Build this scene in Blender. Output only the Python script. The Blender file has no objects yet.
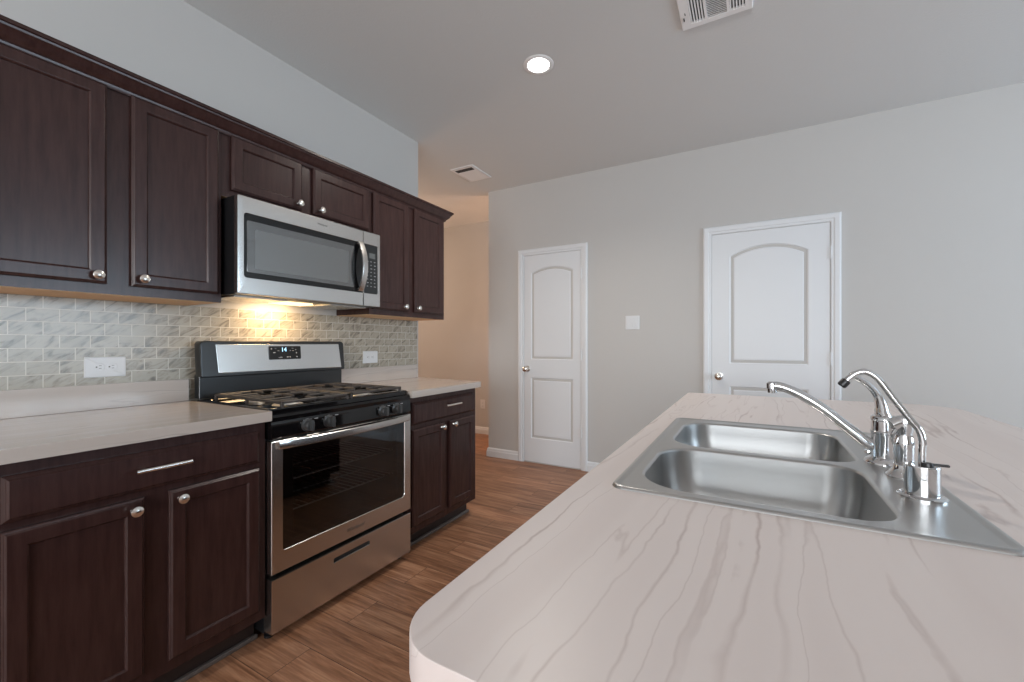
import bpy, bmesh, math, random
from mathutils import Vector, Matrix
random.seed(7)
S = bpy.context.scene
COL = S.collection

# ------------------------------------------------------------------ camera, world, daylight, exposure
cam_d = bpy.data.cameras.new('camera')
cam_d.sensor_width = 36.0
cam_d.lens = 424.743 / 1024 * 36.0
cam_d.shift_y = 2.342 / 1024
cam_d.clip_start = 0.02
cam = bpy.data.objects.new('camera', cam_d)
cam.location = (0, 0, 1.1768)
cam.rotation_euler = (math.radians(90), 0, math.radians(29.2557))
COL.objects.link(cam)
S.camera = cam

S.view_settings.view_transform = 'Standard'
S.view_settings.look = 'None'
S.view_settings.gamma = 1
S.view_settings.exposure = 0.0
S.view_settings.use_curve_mapping = False

W = bpy.data.worlds.new('world'); S.world = W
W.use_nodes = True
bgn = W.node_tree.nodes['Background']
bgn.inputs[0].default_value = (0.62, 0.78, 1.0, 1)
bgn.inputs[1].default_value = 0.9


def area(name, loc, rot, sx, sy, power, col, spread=math.pi):
    d = bpy.data.lights.new(name, 'AREA'); d.shape = 'RECTANGLE'
    d.size = sx; d.size_y = sy; d.energy = power; d.color = col; d.spread = spread
    o = bpy.data.objects.new(name, d); o.location = loc; o.rotation_euler = rot
    COL.objects.link(o); return o


R90 = math.pi / 2
# daylight at the windows of the right and back walls (outside their glass, shining in)
area('daylight_right_window', (4.36, 2.0, 1.45), (0, R90, 0), 1.5, 2.6, 128, (0.67, 0.84, 1.0))
area('daylight_back_window', (0.2, -4.16, 1.45), (R90, 0, 0), 3.6, 1.7, 225, (0.94, 0.97, 1.0))


def lamp_point(name, loc, power, col, r=0.05):
    d = bpy.data.lights.new(name, 'POINT'); d.energy = power; d.color = col; d.shadow_soft_size = r
    o = bpy.data.objects.new(name, d); o.location = loc; COL.objects.link(o); return o


lamp_point('hall_lamp_light', (-1.75, 4.22, 1.5), 22, (1.0, 0.62, 0.42), 0.15)
lamp_point('foyer_fill_light', (-4.3, 3.15, 1.9), 34, (1.0, 0.72, 0.53), 0.2)  # unseen fill, added to brighten the hall wall from the front

# ------------------------------------------------------------------ helpers


def lin(c):
    c = c / 255.0
    return c / 12.92 if c <= 0.04045 else ((c + 0.055) / 1.055) ** 2.4


def rgb(r, g, b):
    return (lin(r), lin(g), lin(b), 1)


def mat(name, color, rough=0.5, metal=0.0, spec=0.5, coat=0.0, emis=None, estr=0.0):
    m = bpy.data.materials.new(name); m.use_nodes = True
    b = m.node_tree.nodes['Principled BSDF']
    b.inputs['Base Color'].default_value = color
    b.inputs['Roughness'].default_value = rough
    b.inputs['Metallic'].default_value = metal
    b.inputs['Specular IOR Level'].default_value = spec
    b.inputs['Coat Weight'].default_value = coat
    b.inputs['Coat Roughness'].default_value = 0.12
    if emis:
        b.inputs['Emission Color'].default_value = emis
        b.inputs['Emission Strength'].default_value = estr
    return m


class NT:
    def __init__(s, m):
        s.t = m.node_tree; s.b = s.t.nodes['Principled BSDF']

    def n(s, kind, **kw):
        nd = s.t.nodes.new(kind)
        for k, v in kw.items():
            if hasattr(nd, k) and k not in nd.inputs:
                setattr(nd, k, v)
            else:
                nd.inputs[k].default_value = v
        return nd

    def l(s, a, b):
        s.t.links.new(a, b)

    def coords(s, scale=(1, 1, 1), world=True, rot=(0, 0, 0), loc=(0, 0, 0)):
        if world:
            src = s.n('ShaderNodeNewGeometry').outputs['Position']
        else:
            src = s.n('ShaderNodeTexCoord').outputs['Object']
        mp = s.n('ShaderNodeMapping')
        mp.inputs['Scale'].default_value = scale
        mp.inputs['Rotation'].default_value = rot
        mp.inputs['Location'].default_value = loc
        s.l(src, mp.inputs['Vector'])
        return mp.outputs['Vector']

    def ramp(s, fac, stops, interp='LINEAR'):
        r = s.n('ShaderNodeValToRGB')
        r.color_ramp.interpolation = interp
        e = r.color_ramp.elements
        while len(e) < len(stops):
            e.new(0.5)
        for i, (p, c) in enumerate(stops):
            e[i].position = p; e[i].color = c
        s.l(fac, r.inputs['Fac'])
        return r.outputs['Color']

    def mix(s, fac, a, b, mode='MIX'):
        m = s.n('ShaderNodeMix'); m.data_type = 'RGBA'; m.blend_type = mode
        for sock, v in ((m.inputs[0], fac), (m.inputs[6], a), (m.inputs[7], b)):
            if isinstance(v, (int, float, tuple)):
                sock.default_value = v
            else:
                s.l(v, sock)
        return m.outputs[2]

    def bump(s, h, strength=0.2, dist=0.01):
        b = s.n('ShaderNodeBump'); b.inputs['Strength'].default_value = strength
        b.inputs['Distance'].default_value = dist
        s.l(h, b.inputs['Height']); s.l(b.outputs['Normal'], s.b.inputs['Normal'])


def wall_paint(name, c, bump=0.05):
    m = mat(name, c, 0.85, spec=0.25); t = NT(m)
    nz = t.n('ShaderNodeTexNoise'); nz.inputs['Scale'].default_value = 90; nz.inputs['Detail'].default_value = 3
    t.l(t.coords(), nz.inputs['Vector'])
    t.bump(nz.outputs['Fac'], bump, 0.006)
    return m


M = {}
M['wall'] = wall_paint('greige_wall_paint', (0.56, 0.545, 0.525, 1))
M['ceil'] = wall_paint('ceiling_paint', (0.705, 0.71, 0.70, 1), 0.18)
M['white'] = mat('white_trim_paint', (0.74, 0.755, 0.77, 1), 0.42)
M['plastic'] = mat('white_plastic', (0.72, 0.73, 0.74, 1), 0.35)
M['slot'] = mat('dark_slot', (0.03, 0.03, 0.03, 1), 0.6)
M['void'] = mat('dark_void', (0.045, 0.045, 0.045, 1), 0.8)
M['vent'] = mat('white_enamel_vent', (0.90, 0.89, 0.88, 1), 0.5)


def wood_dark(name):
    m = mat(name, (0.02, 0.01, 0.01, 1), 0.27, spec=0.36, coat=0.0); t = NT(m)
    nz = t.n('ShaderNodeTexNoise'); nz.inputs['Scale'].default_value = 6; nz.inputs['Detail'].default_value = 8
    nz.inputs['Roughness'].default_value = 0.65
    t.l(t.coords((9, 9, 0.9)), nz.inputs['Vector'])
    c = t.ramp(nz.outputs['Fac'], [(0.25, (0.029, 0.0125, 0.0115, 1)), (0.75, (0.058, 0.028, 0.0245, 1))])
    t.l(c, t.b.inputs['Base Color'])
    t.bump(nz.outputs['Fac'], 0.04, 0.002)
    return m


M['esp'] = wood_dark('espresso_wood')
M['maple'] = mat('natural_maple', (0.80, 0.50, 0.27, 1), 0.5)
M['shoe'] = mat('grey_brown_shoe_molding', (0.13, 0.11, 0.10, 1), 0.35)
M['toe'] = mat('dark_toe_kick', (0.030, 0.020, 0.018, 1), 0.5)


def steel(name, base, rough):
    m = mat(name, base, rough, 1.0); t = NT(m)
    nz = t.n('ShaderNodeTexNoise'); nz.inputs['Scale'].default_value = 1.5; nz.inputs['Detail'].default_value = 1
    t.l(t.coords((1, 1, 1)), nz.inputs['Vector'])
    c = t.ramp(nz.outputs['Fac'], [(0.3, tuple(k * 0.97 for k in base[:3]) + (1,)), (0.7, base)])
    t.l(c, t.b.inputs['Base Color'])
    return m


M['steel'] = steel('brushed_stainless', (0.61, 0.595, 0.575, 1), 0.27)
M['sink'] = steel('satin_sink_steel', (0.50, 0.50, 0.495, 1), 0.32)
M['chrome'] = mat('polished_chrome', (0.70, 0.71, 0.72, 1), 0.05, 1.0)
M['nickel'] = mat('brushed_nickel', (0.80, 0.77, 0.73, 1), 0.24, 1.0)
M['enamel'] = mat('black_enamel', (0.004, 0.004, 0.0045, 1), 0.07, spec=0.55)
M['console'] = mat('black_satin_console', (0.012, 0.013, 0.014, 1), 0.28, spec=0.6)
M['black'] = mat('black_plastic', (0.010, 0.010, 0.011, 1), 0.35)
M['knobdark'] = mat('dark_grey_knob', (0.045, 0.045, 0.045, 1), 0.30, spec=0.7)
M['iron'] = mat('cast_iron', (0.050, 0.040, 0.034, 1), 0.5, spec=0.5)
M['alu'] = mat('burner_aluminium', (0.66, 0.64, 0.61, 1), 0.42, 1.0)
M['cavity'] = mat('dark_oven_cavity', (0.035, 0.033, 0.032, 1), 0.5)
M['rack'] = mat('oven_rack_wire', (0.55, 0.55, 0.55, 1), 0.3, 1.0)


def glass_dark(name, tint, gloss, rough=0.03, refl=(0.9, 0.95, 1.0, 1)):
    """dark see-through pane: a fixed mix of tinted transparency and a mirror sheen"""
    m = bpy.data.materials.new(name); m.use_nodes = True
    t = m.node_tree; t.nodes.remove(t.nodes['Principled BSDF'])
    tr = t.nodes.new('ShaderNodeBsdfTransparent'); tr.inputs[0].default_value = tint
    gl = t.nodes.new('ShaderNodeBsdfGlossy'); gl.inputs['Color'].default_value = refl; gl.inputs['Roughness'].default_value = rough
    mx = t.nodes.new('ShaderNodeMixShader'); mx.inputs[0].default_value = gloss
    t.links.new(tr.outputs[0], mx.inputs[1]); t.links.new(gl.outputs[0], mx.inputs[2])
    t.links.new(mx.outputs[0], t.nodes['Material Output'].inputs['Surface'])
    return m


M['ovenglass'] = glass_dark('oven_door_glass', (0.30, 0.29, 0.28, 1), 0.085)
M['mwglass'] = mat('microwave_window_glass', (0.045, 0.047, 0.048, 1), 0.06, spec=1.0)
M['mwmesh'] = mat('microwave_window_screen', (0.085, 0.09, 0.09, 1), 0.10, spec=1.0)
for k_ in ('mwglass', 'mwmesh'):
    M[k_].node_tree.nodes['Principled BSDF'].inputs['IOR'].default_value = 1.9
M['pane'] = glass_dark('window_pane_glass', (0.96, 0.97, 0.97, 1), 0.06)
M['lens'] = mat('lamp_lens', (0.9, 0.9, 0.9, 1), 0.4, emis=(1.0, 0.96, 0.90, 1), estr=14)
M['hoodlens'] = mat('hood_lamp_lens', (0.9, 0.8, 0.6, 1), 0.4, emis=(1.0, 0.70, 0.36, 1), estr=2.2)
M['digit'] = mat('display_digits', (0.3, 0.6, 0.9, 1), 0.4, emis=(0.35, 0.72, 1.0, 1), estr=1.5)
M['mark'] = mat('grey_legend_print', (0.42, 0.42, 0.42, 1), 0.5)
M['lcd'] = mat('grey_display_window', (0.13, 0.14, 0.14, 1), 0.25)
M['emblem'] = mat('dark_grey_emblem', (0.10, 0.095, 0.09, 1), 0.35, 0.6)


def floor_mat():
    m = mat('oak_look_vinyl_plank', (0.2, 0.1, 0.055, 1), 0.42, spec=0.42); t = NT(m)
    v = t.coords((1, 1, 1), loc=(0.30, -0.03, 0))
    bt = t.n('ShaderNodeTexBrick')
    bt.offset = 0.37; bt.offset_frequency = 2; bt.squash = 1.0
    bt.inputs['Scale'].default_value = 1.0
    bt.inputs['Mortar Size'].default_value = 0.0012
    bt.inputs['Mortar Smooth'].default_value = 0.3
    bt.inputs['Brick Width'].default_value = 1.18
    bt.inputs['Row Height'].default_value = 0.17
    bt.inputs['Color1'].default_value = (0, 0, 0, 1); bt.inputs['Color2'].default_value = (1, 1, 1, 1)
    bt.inputs['Mortar'].default_value = (0.5, 0.5, 0.5, 1)
    t.l(v, bt.inputs['Vector'])
    # a wandering grain running along the planks, shifted from plank to plank
    sh = t.n('ShaderNodeVectorMath', operation='MULTIPLY'); sh.inputs[1].default_value = (7.3, 3.1, 0)
    t.l(bt.outputs['Color'], sh.inputs[0])
    ad = t.n('ShaderNodeVectorMath', operation='ADD')
    t.l(t.coords((1.2, 13, 1)), ad.inputs[0]); t.l(sh.outputs[0], ad.inputs[1])
    g1 = t.n('ShaderNodeTexNoise'); g1.inputs['Scale'].default_value = 1.5; g1.inputs['Detail'].default_value = 7
    g1.inputs['Distortion'].default_value = 1.1; g1.inputs['Roughness'].default_value = 0.62
    t.l(ad.outputs[0], g1.inputs['Vector'])
    ad2 = t.n('ShaderNodeVectorMath', operation='ADD')
    t.l(t.coords((4, 85, 1)), ad2.inputs[0]); t.l(sh.outputs[0], ad2.inputs[1])
    g2 = t.n('ShaderNodeTexNoise'); g2.inputs['Scale'].default_value = 1.5; g2.inputs['Detail'].default_value = 4
    t.l(ad2.outputs[0], g2.inputs['Vector'])
    c1 = t.ramp(g1.outputs['Fac'], [(0.28, rgb(116, 80, 58)), (0.50, rgb(158, 113, 85)), (0.74, rgb(194, 149, 117))])
    c2 = t.ramp(g2.outputs['Fac'], [(0.32, (0.76, 0.74, 0.72, 1)), (0.62, (1.07, 1.07, 1.07, 1))])
    c = t.mix(1.0, c1, c2, 'MULTIPLY')
    tone = t.ramp(bt.outputs['Color'], [(0.0, (0.80, 0.79, 0.78, 1)), (1.0, (1.12, 1.11, 1.10, 1))])
    c = t.mix(1.0, c, tone, 'MULTIPLY')
    c = t.mix(bt.outputs['Fac'], c, (0.055, 0.03, 0.02, 1))
    t.l(c, t.b.inputs['Base Color'])
    t.bump(g2.outputs['Fac'], 0.05, 0.002)
    return m


M['floor'] = floor_mat()


def tile_mat():
    m = mat('marble_brick_tile', (0.5, 0.5, 0.48, 1), 0.22, spec=0.5); t = NT(m)
    geo = t.n('ShaderNodeNewGeometry')
    sp = t.n('ShaderNodeSeparateXYZ'); t.l(geo.outputs['Position'], sp.inputs[0])
    cb = t.n('ShaderNodeCombineXYZ'); t.l(sp.outputs['Y'], cb.inputs['X']); t.l(sp.outputs['Z'], cb.inputs['Y'])
    mp = t.n('ShaderNodeMapping'); mp.inputs['Location'].default_value = (-0.0492, -1.0125 + 0.0488 * 20, 0)
    t.l(cb.outputs[0], mp.inputs['Vector'])
    bt = t.n('ShaderNodeTexBrick'); bt.offset = 0.5; bt.offset_frequency = 2
    for k, v in (('Scale', 1.0), ('Mortar Size', 0.0016), ('Mortar Smooth', 0.15), ('Brick Width', 0.0858), ('Row Height', 0.0488)):
        bt.inputs[k].default_value = v
    bt.inputs['Color1'].default_value = (0, 0, 0, 1); bt.inputs['Color2'].default_value = (1, 1, 1, 1)
    bt.inputs['Mortar'].default_value = (0.5, 0.5, 0.5, 1)
    t.l(mp.outputs[0], bt.inputs['Vector'])
    sh = t.n('ShaderNodeVectorMath', operation='MULTIPLY'); sh.inputs[1].default_value = (5.3, 2.7, 0)
    t.l(bt.outputs['Color'], sh.inputs[0])
    rot = t.n('ShaderNodeMapping'); rot.inputs['Rotation'].default_value = (0, 0, math.radians(-35)); 
    t.l(cb.outputs[0], rot.inputs['Vector'])
    scl = t.n('ShaderNodeMapping'); scl.inputs['Scale'].default_value = (9, 34, 1)
    t.l(rot.outputs[0], scl.inputs['Vector'])
    ad = t.n('ShaderNodeVectorMath', operation='ADD'); t.l(scl.outputs[0], ad.inputs[0]); t.l(sh.outputs[0], ad.inputs[1])
    nz = t.n('ShaderNodeTexNoise'); nz.inputs['Scale'].default_value = 1.1; nz.inputs['Detail'].default_value = 6
    nz.inputs['Distortion'].default_value = 1.1; nz.inputs['Roughness'].default_value = 0.6
    t.l(ad.outputs[0], nz.inputs['Vector'])
    c = t.ramp(nz.outputs['Fac'], [(0.32, rgb(114, 107, 96)), (0.43, rgb(151, 143, 129)), (0.52, rgb(172, 164, 149)), (0.75, rgb(164, 156, 141))])
    tone = t.ramp(bt.outputs['Color'], [(0.0, (0.95, 0.95, 0.95, 1)), (1.0, (1.03, 1.03, 1.03, 1))])
    c = t.mix(1.0, c, tone, 'MULTIPLY')
    c = t.mix(bt.outputs['Fac'], c, rgb(208, 202, 190))
    t.l(c, t.b.inputs['Base Color'])
    inv = t.n('ShaderNodeMath', operation='SUBTRACT'); inv.inputs[0].default_value = 1.0
    t.l(bt.outputs['Fac'], inv.inputs[1])
    t.bump(inv.outputs[0], 0.35, 0.002)
    return m


M['tile'] = tile_mat()


def laminate(name, base, light, vein, vein_w=0.016, rough=0.20):
    """pale marble-look laminate with veins wandering along Y"""
    m = mat(name, base, rough, spec=0.45); t = NT(m)
    v = t.coords((1, 1, 1), rot=(0, 0, math.radians(3)))
    wob = t.n('ShaderNodeTexNoise'); wob.inputs['Scale'].default_value = 2.6; wob.inputs['Detail'].default_value = 5
    wob.inputs['Roughness'].default_value = 0.55
    t.l(v, wob.inputs['Vector'])
    sb = t.n('ShaderNodeVectorMath', operation='SUBTRACT'); sb.inputs[1].default_value = (0.5, 0.5, 0.5)
    t.l(wob.outputs['Color'], sb.inputs[0])
    sc = t.n('ShaderNodeVectorMath', operation='MULTIPLY'); sc.inputs[1].default_value = (0.055, 0.10, 0.05)
    t.l(sb.outputs[0], sc.inputs[0])
    ad = t.n('ShaderNodeVectorMath', operation='ADD'); t.l(v, ad.inputs[0]); t.l(sc.outputs[0], ad.inputs[1])
    st = t.n('ShaderNodeMapping'); st.inputs['Scale'].default_value = (11.0, 0.42, 11.0)
    t.l(ad.outputs[0], st.inputs['Vector'])
    nz = t.n('ShaderNodeTexNoise'); nz.inputs['Scale'].default_value = 1.0; nz.inputs['Detail'].default_value = 2.5
    nz.inputs['Roughness'].default_value = 0.5
    t.l(st.outputs[0], nz.inputs['Vector'])
    # thin lines where the noise crosses two levels
    def line(level, w):
        a = t.n('ShaderNodeMath', operation='SUBTRACT'); t.l(nz.outputs['Fac'], a.inputs[0]); a.inputs[1].default_value = level
        b = t.n('ShaderNodeMath', operation='ABSOLUTE'); t.l(a.outputs[0], b.inputs[0])
        mr = t.n('ShaderNodeMapRange'); mr.inputs['From Min'].default_value = 0; mr.inputs['From Max'].default_value = w
        mr.inputs['To Min'].default_value = 1; mr.inputs['To Max'].default_value = 0
        t.l(b.outputs[0], mr.inputs['Value']); return mr.outputs[0]
    mk = t.n('ShaderNodeTexNoise'); mk.inputs['Scale'].default_value = 3.2; mk.inputs['Detail'].default_value = 2
    t.l(t.coords((2.2, 0.8, 1)), mk.inputs['Vector'])
    mask = t.ramp(mk.outputs['Fac'], [(0.40, (0, 0, 0, 1)), (0.62, (1, 1, 1, 1))])
    body = t.ramp(nz.outputs['Fac'], [(0.30, base), (0.52, light), (0.70, base)])
    l1 = t.n('ShaderNodeMath', operation='MULTIPLY'); t.l(line(0.465, vein_w), l1.inputs[0]); t.l(mask, l1.inputs[1])
    l2 = t.n('ShaderNodeMath', operation='MULTIPLY'); t.l(line(0.56, vein_w * 0.5), l2.inputs[0]); l2.inputs[1].default_value = 0.45
    c = t.mix(l1.outputs[0], body, vein)
    c = t.mix(l2.outputs[0], c, vein)
    t.l(c, t.b.inputs['Base Color'])
    return m


M['lam'] = laminate('pale_marble_laminate', rgb(218, 206, 201), rgb(223, 212, 207), rgb(188, 171, 165), rough=0.38)
M['lamside'] = laminate('dimmed_marble_laminate', rgb(184, 172, 163), rgb(191, 181, 173), rgb(162, 151, 144), rough=0.15)  # the island's laminate again, with dimmer, browner light put into the colour

# ---- mesh helpers


def signed_area(lp):
    return 0.5 * sum(lp[i][0] * lp[(i + 1) % len(lp)][1] - lp[(i + 1) % len(lp)][0] * lp[i][1] for i in range(len(lp)))


def inset(lp, d):
    """offset a closed 2-D loop inward by d (negative = outward)"""
    if abs(d) < 1e-9:
        return list(lp)
    sgn = 1 if signed_area(lp) > 0 else -1
    n = len(lp); out = []
    for i in range(n):
        p0, p1, p2 = lp[i - 1], lp[i], lp[(i + 1) % n]
        def nrm(a, b):
            dx, dy = b[0] - a[0], b[1] - a[1]; L = math.hypot(dx, dy) or 1e-9
            return (-dy / L * sgn, dx / L * sgn)
        n1, n2 = nrm(p0, p1), nrm(p1, p2)
        bx, by = n1[0] + n2[0], n1[1] + n2[1]
        q = bx * bx + by * by
        k = 2.0 / q if q > 0.2 else 10.0
        out.append((p1[0] + bx * k * d, p1[1] + by * k * d))
    return out


def rr(a0, a1, b0, b1, r, n=6):
    """rounded rectangle loop, counter-clockwise; r is a number or four radii (a0b0, a1b0, a1b1, a0b1)"""
    if isinstance(r, (int, float)):
        r = (r,) * 4
    out = []
    for (cx, cy, a, q) in ((a0 + r[0], b0 + r[0], math.pi, r[0]), (a1 - r[1], b0 + r[1], 1.5 * math.pi, r[1]),
                           (a1 - r[2], b1 - r[2], 0, r[2]), (a0 + r[3], b1 - r[3], 0.5 * math.pi, r[3])):
        if q <= 1e-6:
            out.append((cx, cy)); continue
        for i in range(n + 1):
            t = a + i / n * math.pi / 2
            out.append((cx + q * math.cos(t), cy + q * math.sin(t)))
    return out


def circ(ca, cb, r, n=24):
    return [(ca + r * math.cos(2 * math.pi * i / n), cb + r * math.sin(2 * math.pi * i / n)) for i in range(n)]


def arch(a0, a1, b0, bs, ba, n=18):
    """rectangle with an arched head: sides up to bs, apex at ba"""
    w = (a1 - a0) / 2; h = ba - bs; R = (w * w + h * h) / (2 * h); cx = (a0 + a1) / 2; cy = ba - R
    th = math.asin(w / R)
    return [(a0, b0), (a1, b0)] + [(cx + R * math.sin(th - 2 * th * i / n), cy + R * math.cos(th - 2 * th * i / n)) for i in range(n + 1)]


def faceX(x):   # front looks towards +X
    return lambda a, b, d: (x - d, a, b)


def faceYm(y):  # front looks towards -Y
    return lambda a, b, d: (a, y + d, b)


def faceZ(z):   # front looks up
    return lambda a, b, d: (a, b, z - d)


def faceZm(z):  # front looks down
    return lambda a, b, d: (a, b, z + d)


class MB:
    def __init__(s):
        s.bm = bmesh.new()

    def box(s, x0, x1, y0, y1, z0, z1, bev=0.0, seg=2):
        m = Matrix.Translation(((x0 + x1) / 2, (y0 + y1) / 2, (z0 + z1) / 2)) @ Matrix.Diagonal((abs(x1 - x0), abs(y1 - y0), abs(z1 - z0), 1))
        r = bmesh.ops.create_cube(s.bm, size=1.0, matrix=m)
        if bev > 0:
            vs = set(r['verts'])
            es = [e for e in s.bm.edges if e.verts[0] in vs and e.verts[1] in vs]
            bmesh.ops.bevel(s.bm, geom=es, offset=bev, segments=seg, profile=0.5, affect='EDGES')
        return s

    def rings(s, rings, cap0=True, cap1=True):
        rv = [[s.bm.verts.new(p) for p in r] for r in rings]
        for a, b in zip(rv, rv[1:]):
            n = len(a)
            for i in range(n):
                j = (i + 1) % n
                try:
                    s.bm.faces.new((a[i], a[j], b[j], b[i]))
                except ValueError:
                    pass
        if cap0:
            s.bm.faces.new(rv[0])
        if cap1:
            s.bm.faces.new(list(reversed(rv[-1])))
        return s

    def lathe(s, p, axis, prof, n=24, caps=(True, True)):
        """prof: (radius, height along axis)"""
        ax = Vector(axis).normalized(); p = Vector(p)
        u = ax.orthogonal().normalized(); v = ax.cross(u)
        rs = []
        for r, h in prof:
            r = max(r, 1e-5)
            rs.append([p + ax * h + (u * math.cos(2 * math.pi * i / n) + v * math.sin(2 * math.pi * i / n)) * r for i in range(n)])
        return s.rings(rs, *caps)

    def cyl(s, p0, p1, r0, r1=None, n=20):
        p0, p1 = Vector(p0), Vector(p1)
        return s.lathe(p0, p1 - p0, [(r0, 0), (r0 if r1 is None else r1, (p1 - p0).length)], n)

    def tube(s, pts, r, n=12, sub=6, flat=None):
        """smooth tube through points; r is a number or one radius per point; flat=(side vector, factor) squashes it"""
        P = [Vector(p) for p in pts]
        rad = [r] * len(P) if isinstance(r, (int, float)) else list(r)
        Q, RR = [], []
        for i in range(len(P) - 1):
            a, b, c, d = P[max(i - 1, 0)], P[i], P[i + 1], P[min(i + 2, len(P) - 1)]
            for k in range(sub):
                t = k / sub
                Q.append(0.5 * ((2 * b) + (c - a) * t + (2 * a - 5 * b + 4 * c - d) * t * t + (3 * b - a - 3 * c + d) * t ** 3))
                RR.append(rad[i] * (1 - t) + rad[i + 1] * t)
        Q.append(P[-1]); RR.append(rad[-1])
        u = None; rings = []
        for i, q in enumerate(Q):
            tg = (Q[min(i + 1, len(Q) - 1)] - Q[max(i - 1, 0)]).normalized()
            if u is None:
                u = Vector(flat[0]).normalized() if flat else tg.orthogonal().normalized()
            u = (u - tg * u.dot(tg)).normalized(); v = tg.cross(u)
            k = flat[1] if flat else 1.0
            rings.append([q + (u * math.cos(2 * math.pi * j / n) + v * k * math.sin(2 * math.pi * j / n)) * RR[i] for j in range(n)])
        return s.rings(rings)

    def plate(s, outer, oprof, holes, to3, hprof=((0, 0),), cap_back=True, cap_holes=False):
        """face with holes. oprof: (inset, depth) rings from the front face outward/back; hprof: rings going into every hole"""
        bm = s.bm
        def ring(lp, i, d):
            return [bm.verts.new(to3(a, b, d)) for a, b in inset(lp, i)]
        def edges(vs):
            return [bm.edges.new((vs[i], vs[(i + 1) % len(vs)])) for i in range(len(vs))]
        def bridge(a, b):
            for i in range(len(a)):
                j = (i + 1) % len(a)
                bm.faces.new((a[i], a[j], b[j], b[i]))
        r0 = ring(outer, *oprof[0])
        es = edges(r0)
        hr = []
        for k, h in enumerate(holes):
            v = ring(h, *hprof[0]); es += edges(v); hr.append(v)
        if holes:
            bmesh.ops.triangle_fill(bm, use_beauty=True, use_dissolve=False, edges=es)
        else:
            bm.faces.new(r0)
        prev = r0
        for pr in oprof[1:]:
            nx = ring(outer, *pr); bridge(prev, nx); prev = nx
        if cap_back and len(oprof) > 1:
            bm.faces.new(prev)
        for h, v in zip(holes, hr):
            prev = v
            for pr in hprof[1:]:
                nx = ring(h, *pr); bridge(prev, nx); prev = nx
            if cap_holes and len(hprof) > 1:
                bm.faces.new(prev)
        return s

    def sweep(s, path, prof, to3, closed=False):
        """sweep a profile (offset to the left of the path, depth) along a 2-D polyline with mitred corners"""
        n = len(path); rings = []
        for i in range(n):
            def nr(a, b):
                dx, dy = b[0] - a[0], b[1] - a[1]; L = math.hypot(dx, dy)
                return (-dy / L, dx / L)
            if closed or 0 < i < n - 1:
                n1, n2 = nr(path[i - 1], path[i]), nr(path[i], path[(i + 1) % n])
            elif i == 0:
                n1 = n2 = nr(path[0], path[1])
            else:
                n1 = n2 = nr(path[-2], path[-1])
            bx, by = n1[0] + n2[0], n1[1] + n2[1]; k = 2.0 / (bx * bx + by * by)
            rings.append([to3(path[i][0] + bx * k * o, path[i][1] + by * k * o, d) for o, d in prof])
        if closed:
            rings.append(rings[0])
        return s.rings(rings, not closed, not closed)


ORG = {}


def obj(name, mb, m, parent=None, ang=32, keep=False, smooth=True):
    bm = mb.bm
    bmesh.ops.remove_doubles(bm, verts=bm.verts, dist=1e-6)
    bmesh.ops.recalc_face_normals(bm, faces=bm.faces)
    if parent:
        L = ORG[parent.name]
    elif keep:
        L = Vector((0, 0, 0))
    else:
        xs = [v.co.x for v in bm.verts]; ys = [v.co.y for v in bm.verts]; zs = [v.co.z for v in bm.verts]
        L = Vector(((min(xs) + max(xs)) / 2, (min(ys) + max(ys)) / 2, min(zs)))
    bmesh.ops.translate(bm, verts=bm.verts, vec=-L)
    me = bpy.data.meshes.new(name)
    bm.to_mesh(me); bm.free()
    if smooth:
        me.polygons.foreach_set('use_smooth', [True] * len(me.polygons))
        me.set_sharp_from_angle(angle=math.radians(ang))
    me.materials.append(m)
    o = bpy.data.objects.new(name, me); COL.objects.link(o)
    if smooth:
        w = o.modifiers.new('face_weighted_normals', 'WEIGHTED_NORMAL'); w.keep_sharp = True
    if parent:
        o.parent = parent
    else:
        o.location = L
    ORG[o.name] = L
    return o


def tag(o, label, cat, group=None, kind=None):
    o['label'] = label; o['category'] = cat
    if group: o['group'] = group
    if kind: o['kind'] = kind
    return o


def thing(name, loc, label, cat, group=None, kind=None):
    o = bpy.data.objects.new(name, None); o.empty_display_size = 0.05
    COL.objects.link(o); o.location = loc; ORG[o.name] = Vector(loc)
    return tag(o, label, cat, group, kind)


def struct(name, mb, m, label, cat, **kw):
    return tag(obj(name, mb, m, keep=True, **kw), label, cat, kind='structure')


def text_mb(txt, to3, size, ca, cb, depth=0.0006, shear=0.0):
    """lettering as a thin solid; to3(a, b, d) places it, centred at (ca, cb)"""
    cu = bpy.data.curves.new('lettering', 'FONT'); cu.body = txt; cu.size = size; cu.extrude = depth / 2
    cu.align_x = 'CENTER'; cu.align_y = 'CENTER'; cu.shear = shear; cu.resolution_u = 3
    ob = bpy.data.objects.new('lettering', cu); COL.objects.link(ob)
    dg = bpy.context.evaluated_depsgraph_get(); dg.update()
    me = bpy.data.meshes.new_from_object(ob.evaluated_get(dg))
    mb = MB(); mb.bm.from_mesh(me)
    for v in mb.bm.verts:
        a, b, c = v.co; v.co = to3(ca + a, cb + b, -c)
    bpy.data.objects.remove(ob); bpy.data.meshes.remove(me); bpy.data.curves.remove(cu)
    return mb


# ------------------------------------------------------------------ the room
XL, YL = -2.2814, 2.5585           # kitchen wall face, its end
YF, XC = 3.7579, -2.386            # far wall face, its left corner
CE = 2.7583
XR, YB, XW, YH = 4.2, -4.0, -5.6, 4.64

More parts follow.
